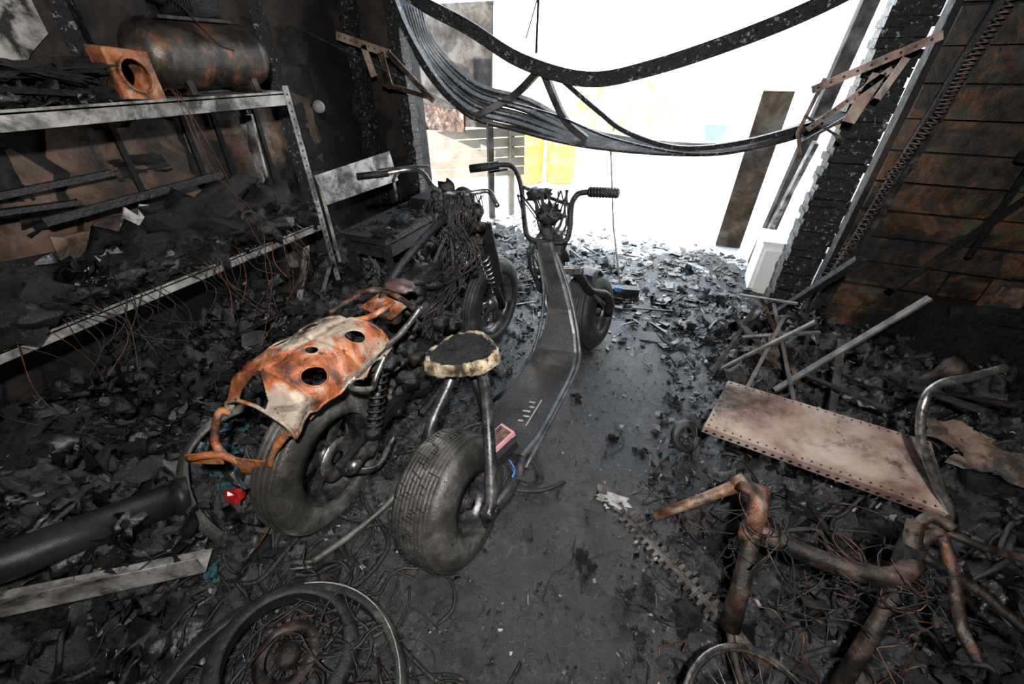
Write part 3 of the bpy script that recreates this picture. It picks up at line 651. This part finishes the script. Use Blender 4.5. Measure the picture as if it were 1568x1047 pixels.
# ------------------------------------------------------------------ sagging roller door
slatm=mat('sooty_door_slat',[(.3,(.01,.01,.01)),(.55,(.05,.046,.044)),(.75,(.19,.175,.165))],4,(.45,.75),metal=.1,bump=.2,speck=(.65,(.2,.2,.2),60),spec=.3)
b=B()
def strip(pts,w,h,mi,up=(0,1,0),k=6):
    pts=[V(p) for p in pts];P=[];m=len(pts)
    for i in range(m-1):
        a,b_,c_,d=pts[max(i-1,0)],pts[i],pts[i+1],pts[min(i+2,m-1)]
        for j in range(k):
            t=j/k;P.append(.5*((2*b_)+(c_-a)*t+(2*a-5*b_+4*c_-d)*t*t+(3*b_-a-3*c_+d)*t**3))
    P.append(pts[-1]);vs=[]
    for i,p in enumerate(P):
        t=(P[min(i+1,len(P)-1)]-P[max(i-1,0)]).normalized();u=(V(up)-t*t.dot(V(up))).normalized();q=t.cross(u)
        for (a,c_) in((-1,-1),(1,-1),(1,1),(-1,1)): vs.append(p+u*a*w/2+q*c_*h/2)
    fs=[(i*4+j,i*4+(j+1)%4,(i+1)*4+(j+1)%4,(i+1)*4+j) for i in range(len(P)-1) for j in range(4)]
    fs+=[(0,1,2,3),tuple(len(P)*4-4+j for j in range(4))]
    b.add(vs,fs,mi)
d1=[(-2.07,2.8,2.0),(-1.83,2.8,1.82),(-1.47,2.8,1.67),(-1.11,2.8,1.5),(-.69,2.8,1.41),(-.32,2.8,1.47),(.13,2.8,1.61),(.44,2.8,1.74),(.75,2.84,1.92)]
strip(d1,.065,.058,0);strip([(x,y-.02,z+.035) for x,y,z in d1],.012,.03,0)
strip([(-1.0,2.82,1.47),(-1.2,2.86,1.32),(-1.5,2.9,1.19)],.05,.04,1);strip([(-.98,2.82,1.46),(-.85,2.9,1.2),(-.7,2.95,1.08)],.05,.04,1)
strip([(-.86,2.82,1.42),(-.63,2.86,1.26),(-.43,2.9,1.14),(-.1,2.9,1.07),(.25,2.92,1.12),(.6,2.95,1.24)],.04,.026,0)
strip([(-1.3,2.84,1.3),(-.9,2.86,1.22),(-.5,2.88,1.1),(0,2.9,1.04),(.4,2.9,1.12),(.7,2.92,1.25)],.02,.012,0)
strip([(-2.1,2.86,1.98),(-1.98,2.88,1.66),(-1.78,2.92,1.36),(-1.55,2.95,1.18)],.05,.04,0)
ns=9
for k in range(ns):
    q=k/(ns-1);y=2.93+.2*q;up=.27*q;dz=.03*noise.noise(V((k*3.3,0,0)))
    pts=[(-2.06+.05*q,y,1.84-.02*q),(-1.93,y,1.50+up*.4),(-1.6,y,1.21+up*.6+dz),(-1.19,y,1.12+up*.6+dz),(-.7,y,1.05+up*.2),(-.07,y,1.04+up*.05+dz),(.3,y,1.10+dz),(.72,y,1.28)]
    strip(pts,.032,.005,1,up=(0,1,.6));strip([(p[0],p[1]-.02,p[2]-.014) for p in pts],.006,.012,0)
b.obj('sagging_roller_door',[alli,slatm])
b=B();b.tube([(-.92,2.9,2.2),(-1.1,2.82,1.62)],.004,0,6);b.tube([(-2.3,1.2,1.95),(-1.95,2.4,1.5),(-1.7,2.9,1.25)],.0015,0,4,k=4);b.tube([(-1.05,2.9,2.2),(-1.06,2.9,1.55)],.008,0,6)
b.obj('hanging_cables',[char])
b=B();b.springpath([(1.1,2.86,1.75),(1.06,2.85,1.51),(1.05,2.85,1.31),(.99,2.85,1.04),(.98,2.85,.72),(.9,2.85,.35),(.84,2.85,.1)],.018,.004,70,0)
b.obj('door_tension_spring',[mat('spring_steel',[(.3,(.05,.03,.022)),(.7,(.2,.13,.1))],15,(.35,.6),metal=.5,bump=.1)])
b=B();b.beam((.955,2.93,0),(1.13,2.93,2.3),.035,.05,0);b.beam((1.0,2.89,.2),(1.14,2.9,2.2),.012,.03,1)
for k in range(14): b.lathe((.975+k*.012,2.905,.3+k*.13),(0,-1,0),[(0,0),(.007,0),(.007,.004)],2,8)
b.obj('door_track_rail',[black,bmet,char])
b=B()
def holey(p0,p1,w,th,mi,up):
    b.beam(p0,p1,th,w,mi,up=up);p0=V(p0);p1=V(p1)
    d=(p1-p0);L=d.length
    for k in range(int(L/.05)):
        p=p0+d*((k+.5)*.05/L);b.lathe(p+V((0,-th/2-.0006,0)),(0,-1,0),[(0,0),(.006,0)],2,8,sm=False)
holey((.46,2.72,1.39),(.87,2.72,1.60),.035,.005,0,(0,0,1));b.tube([(.50,2.74,1.44),(.47,2.74,1.2),(.52,2.74,1.1)],.01,0,6)
holey((.5,2.7,1.22),(.74,2.7,1.48),.025,.005,0,(0,0,1));b.beam((.70,2.7,1.46),(.66,2.7,1.26),.005,.055,0,up=(1,0,0))
b.beam((.5,2.74,1.15),(.68,2.74,1.3),.012,.015,1);b.beam((.78,2.72,1.52),(.74,2.72,1.36),.005,.03,0,up=(1,0,0))
b.beam((.47,2.73,1.28),(.68,2.73,1.18),.01,.012,1)
b.obj('door_mounting_bracket',[pinkst,rustd,black])
b=B()
holey((-2.52,2.78,1.66),(-2.08,2.78,1.55),.05,.006,0,(0,0,1));b.beam((-2.1,2.78,1.56),(-1.78,2.8,1.28),.02,.035,1);b.beam((-2.3,2.78,1.6),(-2.25,2.78,1.42),.006,.05,0,up=(1,0,0));b.beam((-2.2,2.8,1.38),(-1.8,2.8,1.3),.02,.03,1)
b.beam((-2.16,2.78,1.56),(-2.12,2.78,1.35),.01,.05,1,up=(1,0,0))
b.obj('door_mounting_bracket',[pinkst,rust,black])
# ------------------------------------------------------------------ right side junk
b=B();P=[V((.27,1.30,.33)),V((1.02,1.22,.31)),V((1.04,1.52,.35)),V((.35,1.58,.37))]
b.plate(P,.003,0);nn=(P[1]-P[0]).cross(P[3]-P[0]).normalized()
ctr=sum(P,V())/4
for i in range(4):
    a,c=P[i],P[(i+1)%4];e=(c-a).normalized();iw=nn.cross(e)
    if iw.dot(ctr-a)<0:iw=-iw
    b.plate([a,c,c-nn*.035,a-nn*.035],.003,0)
    L=(c-a).length;m=int(L/.028)
    for k in range(m):
        p=a+e*(k+.5)*L/m;b.lathe(p-nn*.017+iw*-.004,iw*-1,[(0,0),(.0065,0)],1,8,sm=False);b.lathe(p+nn*.0045+iw*.012,nn,[(0,0),(.004,0)],1,8,sm=False)
b.obj('perforated_metal_shelf_panel',[pinkst,black])
b=B();b.tube([(1.06,1.52,.71),(.97,1.47,.68),(.89,1.43,.655),(.855,1.38,.61),(.88,1.32,.5),(.96,1.26,.38),(1.02,1.23,.3),(1.05,1.2,.12)],.013,0,12,k=6)
b.tube([(1.05,1.2,.12),(1.0,1.0,.16),(.78,.92,.4)],.013,0,10,k=5);b.obj('bent_metal_tube_handle',[chrome])
b=B()
b.tube([(.35,.95,.46),(.25,.905,.38),(.14,.855,.3)],[.019,.016,.016],5,14)
b.lathe((.35,.95,.46),(.8,.35,.6),[(.0,-.02),(.026,-.02),(.028,.015),(0,.02)],5,14)
b.tube([(.38,.9,.53),(.385,.82,.42)],[.024,.028],0,14);b.tube([(.385,.82,.42),(.385,.72,.3),(.385,.66,.2)],[.022,.024,.028],1,14)
b.lump((.385,.82,.42),(.035,.035,.03),0,3,.6,2,2)
b.tube([(.37,.89,.5),(.33,.91,.5)],.014,0,8)
b.tube([(.40,.83,.43),(.52,.81,.425),(.67,.80,.45),(.74,.86,.47)],.022,1,14,k=5,sq=1.3)
b.tube([(.73,.93,.54),(.73,.86,.46),(.70,.76,.34),(.64,.62,.18)],[.018,.022,.02,.02],1,14)
b.tube([(.72,.9,.52),(.76,.95,.55),(.80,.93,.55)],.013,1,10,k=4)
b.lathe((.725,.87,.48),(0,.4,.9),[(.026,-.03),(.028,0),(.026,.03)],6,14)
b.tube([(.76,.95,.52),(.86,.93,.52),(.98,.95,.5)],.010,1,10,k=4)
b.tube([(.75,.9,.5),(.79,.93,.52),(.82,.86,.46),(.82,.76,.42),(.84,.70,.40)],.013,0,10,k=5)
b.tube([(.75,.88,.48),(.88,.86,.44),(.99,.80,.4)],.012,1,10,k=4)
wc=V((.47,.43,.16));wax=V((.25,-.15,1)).normalized()
def ring(c,ax,Rr,r,mi,n=48,sq=1):
    u=ax.orthogonal().normalized();w=ax.cross(u);b.tube([c+(u*math.cos(2*math.pi*k/n)+w*math.sin(2*math.pi*k/n))*Rr for k in range(n)],r,mi,8,closed=True,sq=sq)
ring(wc,wax,.205,.007,2);ring(wc,wax,.196,.005,1)
u=wax.orthogonal().normalized();w=wax.cross(u)
for k in range(28):
    a=2*math.pi*k/28;a2=a+.5*(1 if k%2 else -1)
    b.tube([wc+wax*(.025 if k%4<2 else -.025)+(u*math.cos(a2)+w*math.sin(a2))*.018,wc+(u*math.cos(a)+w*math.sin(a))*.197],.0012,2,4)
b.lathe(wc,wax,[(0,-.04),(.012,-.04),(.02,-.025),(.012,0),(.02,.025),(.012,.04),(0,.04)],1,14)
b.tube([(.385,.66,.2),(.42,.55,.17),wc+wax*.04],.012,1,8,k=4)
for k in range(34):
    p=V((R.uniform(.33,.8),R.uniform(.72,.95),R.uniform(.3,.5)));pts=[]
    for q in range(7): pts.append(p.copy());p+=V((R.gauss(0,.05),R.gauss(0,.04),R.gauss(-.02,.035)))
    b.tube(pts,R.uniform(.001,.0024),[1,3,4,4,4][k%5],5,k=4)
for k in range(14):
    c=V((R.choice([.385,.73,.6]),.82,.44));rr=R.uniform(.035,.06)
    ring(c+V((R.uniform(-.02,.02),R.uniform(-.04,.04),R.uniform(-.05,.05))),V((R.gauss(0,.5),R.gauss(0,.5),1)).normalized(),rr,.0014,[4,3,4,1][k%4],16)
b.obj('burnt_bicycle',[rust,rustd,chrome,copper,black,mat('orange_brown_rust',[(.3,(.05,.022,.014)),(.5,(.16,.08,.046)),(.7,(.32,.22,.16))],16,(.3,.6),metal=.3,bump=.4,soot=(.85,10,.56)),bmet])
b=B();p0=V((-.06,1.04,.1));p1=V((.40,.70,.13));d=(p1-p0).normalized();sd=V((-d.y,d.x,0)).normalized();L=(p1-p0).length
b.beam(p0+d*.12,p1,.022,.006,0)
for k in range(16):
    p=p0+d*(.16+k*.0255)
    for sg in(-1,1):
        q=p+V((0,0,.004));a=q+sd*sg*.008-d*.007;b.plate([a,a+d*.016,a+d*.012+sd*sg*.026,a+d*.003+sd*sg*.026][::sg],.004,0)
b.plate([p0-d*.01,p0+sd*.02+d*.01,p0+d*.07+sd*.035,p0+d*.14+sd*.012,p0+d*.14-sd*.012,p0+d*.07-sd*.035,p0-sd*.015+d*.01][::-1],.008,0)
b.lump(p0+d*.08+V((0,0,.0)),(.05,.03,.015),1,4,1,2.5,3,None,False);b.beam(p1,p1+d*.12-V((0,0,.02)),.035,.02,2)
b.obj('hedge_trimmer_blade',[mat('blade_steel',[(.3,(.03,.02,.016)),(.5,(.085,.066,.055)),(.7,(.18,.155,.14))],15,(.35,.6),metal=.6,bump=.2),ash,rust])
b=B()
b.beam((1.02,2.0,.71),(.62,1.86,.18),.028,.012,3);b.beam((.77,2.1,.8),(.63,2.68,.08),.045,.025,1)
b.beam((.40,2.25,.34),(.83,1.95,.1),.028,.012,3);b.beam((.40,2.08,.08),(.70,2.03,.5),.028,.012,3);b.beam((.52,2.35,.42),(.78,2.0,.12),.02,.01,2)
b.beam((.36,2.0,.1),(.5,2.3,.4),.02,.01,0);b.beam((.82,2.0,.45),(.86,1.75,.1),.03,.01,3);b.beam((.6,2.4,.38),(.66,1.7,.25),.015,.01,3)
b.beam((.72,1.95,.25),(.95,1.65,.36),.03,.01,0);b.beam((.42,2.4,.4),(.68,2.3,.45),.02,.01,3);b.beam((.45,2.1,.3),(.8,2.2,.36),.02,.01,3);b.beam((.5,1.85,.12),(.62,2.2,.42),.018,.01,3)
b.obj('collapsed_metal_frame',[rustd,char,rust,mat('grey_bars',[(.3,(.03,.027,.026)),(.7,(.18,.16,.15))],9,(.35,.6),metal=.4,bump=.2)])
b=B();b.lump((.62,2.15,.2),(.08,.08,.07),0,3,.8,2.5);b.spring((.55,2.2,.25),(.62,2.1,.33),.03,.005,4,1);b.obj('burnt_motor_housing',[rustd,rust])
b=B();tyre(b,(.25,1.47,.09),(.5,-.6,.6),.075,.04,0,rim=.6,n=30);rimdisc(b,(.25,1.47,.09),(.5,-.6,.6),.045,.03,0,5,.015);b.obj('small_caster_wheel',[rubber])
b=B()
for x,y,z,s_,sd in((1.32,1.6,.27,.24,3),(1.5,1.5,.3,.28,7),(1.25,1.75,.24,.2,11)): b.sheet((x,y,z),s_,s_*.7,.04,0,sd,euler(6,-8,R.uniform(-30,30)),13)
b.box((1.45,1.62,.2),(.36,.22,.06),euler(8,-10,-12),1);b.obj('scorched_cardboard_box',[card,char])
b=B();b.box((1.75,2.85,.43),(.13,.09,.17),None,0);b.box((1.72,2.8,.2),(.5,.3,.3),None,1);b.tube([(1.5,2.7,.36),(1.75,2.68,.4),(2.0,2.7,.36)],.05,1,14,k=4);b.obj('burnt_machine_cabinet',[card,char])
b=B();b.tube([(1.55,2.95,.6),(1.52,2.9,1.1)],.015,0,8);b.box((1.53,2.9,1.13),(.14,.05,.05),None,0);b.beam((1.2,2.7,.45),(1.62,2.92,.98),.035,.015,0);b.obj('charred_clamp_bar',[char])
b=B()
for k in range(5): b.beam((1.15+k*.22,2.35-.05*k,.1),(1.35+k*.18,1.85+.1*k,.32),.04,.018,k%2)
b.lathe((1.32,2.15,.3),(.3,-.3,1),[(.0,.08),(.04,.08),(.05,.04),(.03,-.02),(.03,-.1)],1,16)
b.obj('collapsed_charred_timber',[char,rustd,rust])
# ------------------------------------------------------------------ left foreground junk
b=B();b.tube([(-1.78,-.3,.36),(-1.65,-.02,.25),(-1.53,.36,.13)],.062,0,24);b.tube([(-1.54,.33,.138),(-1.52,.37,.127)],.07,0,24);b.obj('black_drain_pipe',[mat('pipe_black',[(.3,(.008,.008,.008)),(.7,(.02,.018,.018))],5,(.3,.5),bump=.2,spec=.3)])
b=B();b.angle((-1.66,-.22,.2),(-1.2,.2,.1),.085,.004,0,V((-.65,.75,0)),(0,0,1));b.obj('bent_metal_channel',[galv])
b=B();b.tube([(-1.5,.74,.3),(-1.62,.6,.26),(-1.62,.45,.2),(-1.48,.34,.12),(-1.3,.31,.05),(-1.18,.36,.04)],.026,0,12,k=7,sq=.55);b.obj('burst_tyre_loop',[rubberg])
b=B();tyre(b,(-.70,.02,.06),(.06,.05,1),.35,.05,0,rim=.9,n=72);b.tube([(-.70+.335*math.cos(a/24*math.pi),.02+.335*math.sin(a/24*math.pi),.09) for a in range(2,26)],.002,1,6)
b.obj('bicycle_tyre',[rubber,ash])
b=B();tyre(b,(-.78,.14,.08),(.2,.2,1),.2,.06,0,rim=.78,n=56)
for k in range(24):
    a=2*math.pi*k/24;b.box((-.78+.095*math.cos(a),.14+.095*math.sin(a),.07),(.012,.012,.004),euler(0,0,math.degrees(a)),1)
b.lathe((-.78,.14,.07),(0,0,1),[(.06,0),(.092,0),(.092,.004),(.06,.004)],1,36,closed=True);b.lathe((-.78,.14,.06),(0,0,1),[(0,.03),(.03,.03),(.035,0)],1,20)
for k in range(70):
    p=V((-.78+R.gauss(0,.16),.14+R.gauss(0,.12),.05));pts=[];a=R.uniform(0,6)
    for q in range(8): pts.append(p.copy());a+=R.gauss(0,.6);p+=V((math.cos(a)*.05,math.sin(a)*.05,R.gauss(0,.012)));p.z=max(.02,p.z)
    b.tube(pts,R.uniform(.001,.005),R.choice([0,1,2,2]),5,k=4)
b.obj('burnt_moped_wheel',[rubber,rustd,black])
b=B();b.tube([(-.93,.38,.05),(-.88,.5,.045),(-.83,.62,.06),(-.78,.76,.09)],.012,0,10,k=5);b.tube([(-.93,.38,.05),(-1.08,.3,.03),(-1.2,.1,.03)],.008,0,8,k=5);b.obj('grey_rubber_hose',[rubberg])
# ------------------------------------------------------------------ broom at doorway
b=B();b.tube([(-.56,3.1,1.03),(-.44,2.98,.5),(-.31,2.86,.12)],.006,0,10)
b.box((-.29,2.85,.07),(.26,.07,.05),euler(0,0,15),1)
for k in range(60):
    x=R.uniform(-.13,.13);b.tube([(-.29+x,2.85+x*.27,.06),(-.29+x+R.uniform(-.02,.02),2.82+x*.27+R.uniform(-.03,.03),.01)],.003,1,4)
b.box((-.31,2.80,.10),(.05,.03,.03),None,2)
b.obj('push_broom',[ash,black,bluep])
# ------------------------------------------------------------------ outside
white=mat('white_siding',[(.3,(.75,.75,.74)),(.7,(.85,.85,.84))],3,(.6,.8),bump=.05)
wood=mat('pale_timber',[(.3,(.36,.29,.2)),(.7,(.46,.38,.27))],5,(.7,.9),bump=.2)
gw=mat('weathered_board',[(.3,(.02,.016,.013)),(.5,(.05,.042,.036)),(.7,(.1,.09,.08))],6,(.7,.9),bump=.3,spec=.2)
b=B()
for k in range(22): b.box((1.08,5.3,.06+k*.13),(.03,4.2,.125),euler(0,8,0))
b.obj('neighbour_house_siding',[white])
b=B()
for k in range(44): b.box((-7+k*.2,9.5,.9),(.196,.03,1.8+.03*math.sin(k*3)))
for z in(.4,1.4): b.box((-2.7,9.54,z),(8.8,.05,.08))
b.obj('timber_fence',[wood])
b=B()
for x,y in((-2.3,6.1),(-1.85,6.3)):
    b.lathe((x,y,0),(0,0,1),[(0,0),(.2,0),(.21,.02),(.215,.25),(.225,.26),(.225,.28),(.22,.29),(.22,.5),(.23,.51),(.23,.53),(.22,.54),(.21,.74),(.22,.75),(.2,.77),(0,.76)],0,28)
b.obj('orange_barrels',[mat('orange_plastic',[(.3,(.75,.3,.06)),(.7,(.88,.4,.1))],4,(.4,.6),bump=.05)])
b=B();b.plate([(-2.95,4.2,.95),(-2.0,4.2,.95),(-1.95,4.2,1.95),(-2.95,4.2,1.95)],.03,0);b.plate([(-2.95,4.18,.9),(-2.3,4.18,.9),(-2.3,4.18,1.1),(-2.95,4.18,1.15)],.03,1)
for x in(-2.9,-2.05): b.beam((x,4.25,0),(x,4.25,1.95),.06,.06,0)
b.obj('scorched_sheet_panel',[gw,rust])
b=B()
for k in range(5): b.beam((-3.0,4.05,.42+k*.1),(-1.75,4.5,.5+k*.1),.02,.09,0)
b.beam((-2.8,4.12,0),(-2.8,4.12,.95),.06,.06,0);b.beam((-1.9,4.47,0),(-1.9,4.47,.95),.06,.06,0);b.obj('stacked_timber_planks',[mat('grey_planks',[(.3,(.2,.16,.12)),(.7,(.32,.27,.21))],5,(.7,.9),bump=.2)])
b=B();b.box((.50,4.3,.66),(.22,.04,1.32),euler(4,0,0),0);b.box((.76,3.95,.95),(.09,.12,1.9),euler(0,3,0),1);b.box((.70,3.7,.5),(.03,.1,1.1),euler(4,6,0),2)
b.obj('leaning_boards',[mat('grey_brown_board',[(.3,(.035,.025,.018)),(.5,(.085,.06,.042)),(.7,(.15,.13,.11))],5,(.7,.9),bump=.3,spec=.2),gw,galv])
b=B();b.box((.74,3.5,.2),(.24,.3,.4),None,0);b.box((.74,3.5,.41),(.26,.32,.02),None,0);b.box((.74,3.34,.2),(.19,.02,.32),None,0);b.obj('white_appliance',[white])
b=B()
for k in range(14): b.lump((R.uniform(-2.8,-.9),R.uniform(8.4,9.0),R.uniform(.2,1.6)),(.18,.18,.22),0,k,.9,3,2,None,False)
b.obj('garden_shrubs',[mat('foliage',[(.3,(.42,.36,.18)),(.7,(.6,.54,.34))],8,(.7,.9),bump=.5)])
b=B();b.box((0.2,7.4,.45),(.3,.3,.04),None,0)
for sx in(-.13,.13):
    for sy in(-.13,.13): b.beam((.2+sx,7.4+sy,0),(.2+sx,7.4+sy,.45),.02,.02,1)
b.box((.2,7.55,.62),(.3,.03,.22),None,0);b.obj('blue_garden_chair',[mat('faded_blue',[(.3,(.06,.2,.4)),(.7,(.12,.3,.5))],5,(.5,.7),bump=0),white])
# ------------------------------------------------------------------ world, lights, camera
w=bpy.data.worlds.new('World');bpy.context.scene.world=w;w.use_nodes=True
bg=w.node_tree.nodes['Background'];bg.inputs[0].default_value=(.74,.87,1,1);bg.inputs[1].default_value=6.5
sl=bpy.data.lights.new('sun','SUN');sl.energy=16;sl.angle=.01;sl.color=(1,.95,.88);so=bpy.data.objects.new('sun',sl);bpy.context.collection.objects.link(so)
so.rotation_euler=(math.radians(38),math.radians(-25),0)
fl=bpy.data.lights.new('camera_flash','AREA');fl.shape='DISK';fl.size=.08;fl.energy=84;fl.color=(1,.97,.93)
fo=bpy.data.objects.new('camera_flash',fl);bpy.context.collection.objects.link(fo);fo.location=(.1,-.12,1.9)
fo.rotation_euler=(math.radians(67),0,math.radians(22.9))
cam=bpy.data.cameras.new('camera');cam.sensor_width=36;cam.lens=14.0;cam.clip_start=.01;co=bpy.data.objects.new('camera',cam);bpy.context.collection.objects.link(co)
co.location=(0,0,1.5);co.rotation_euler=(math.radians(55),0,math.radians(22.9));bpy.context.scene.camera=co
bpy.context.scene.view_settings.view_transform='Standard'
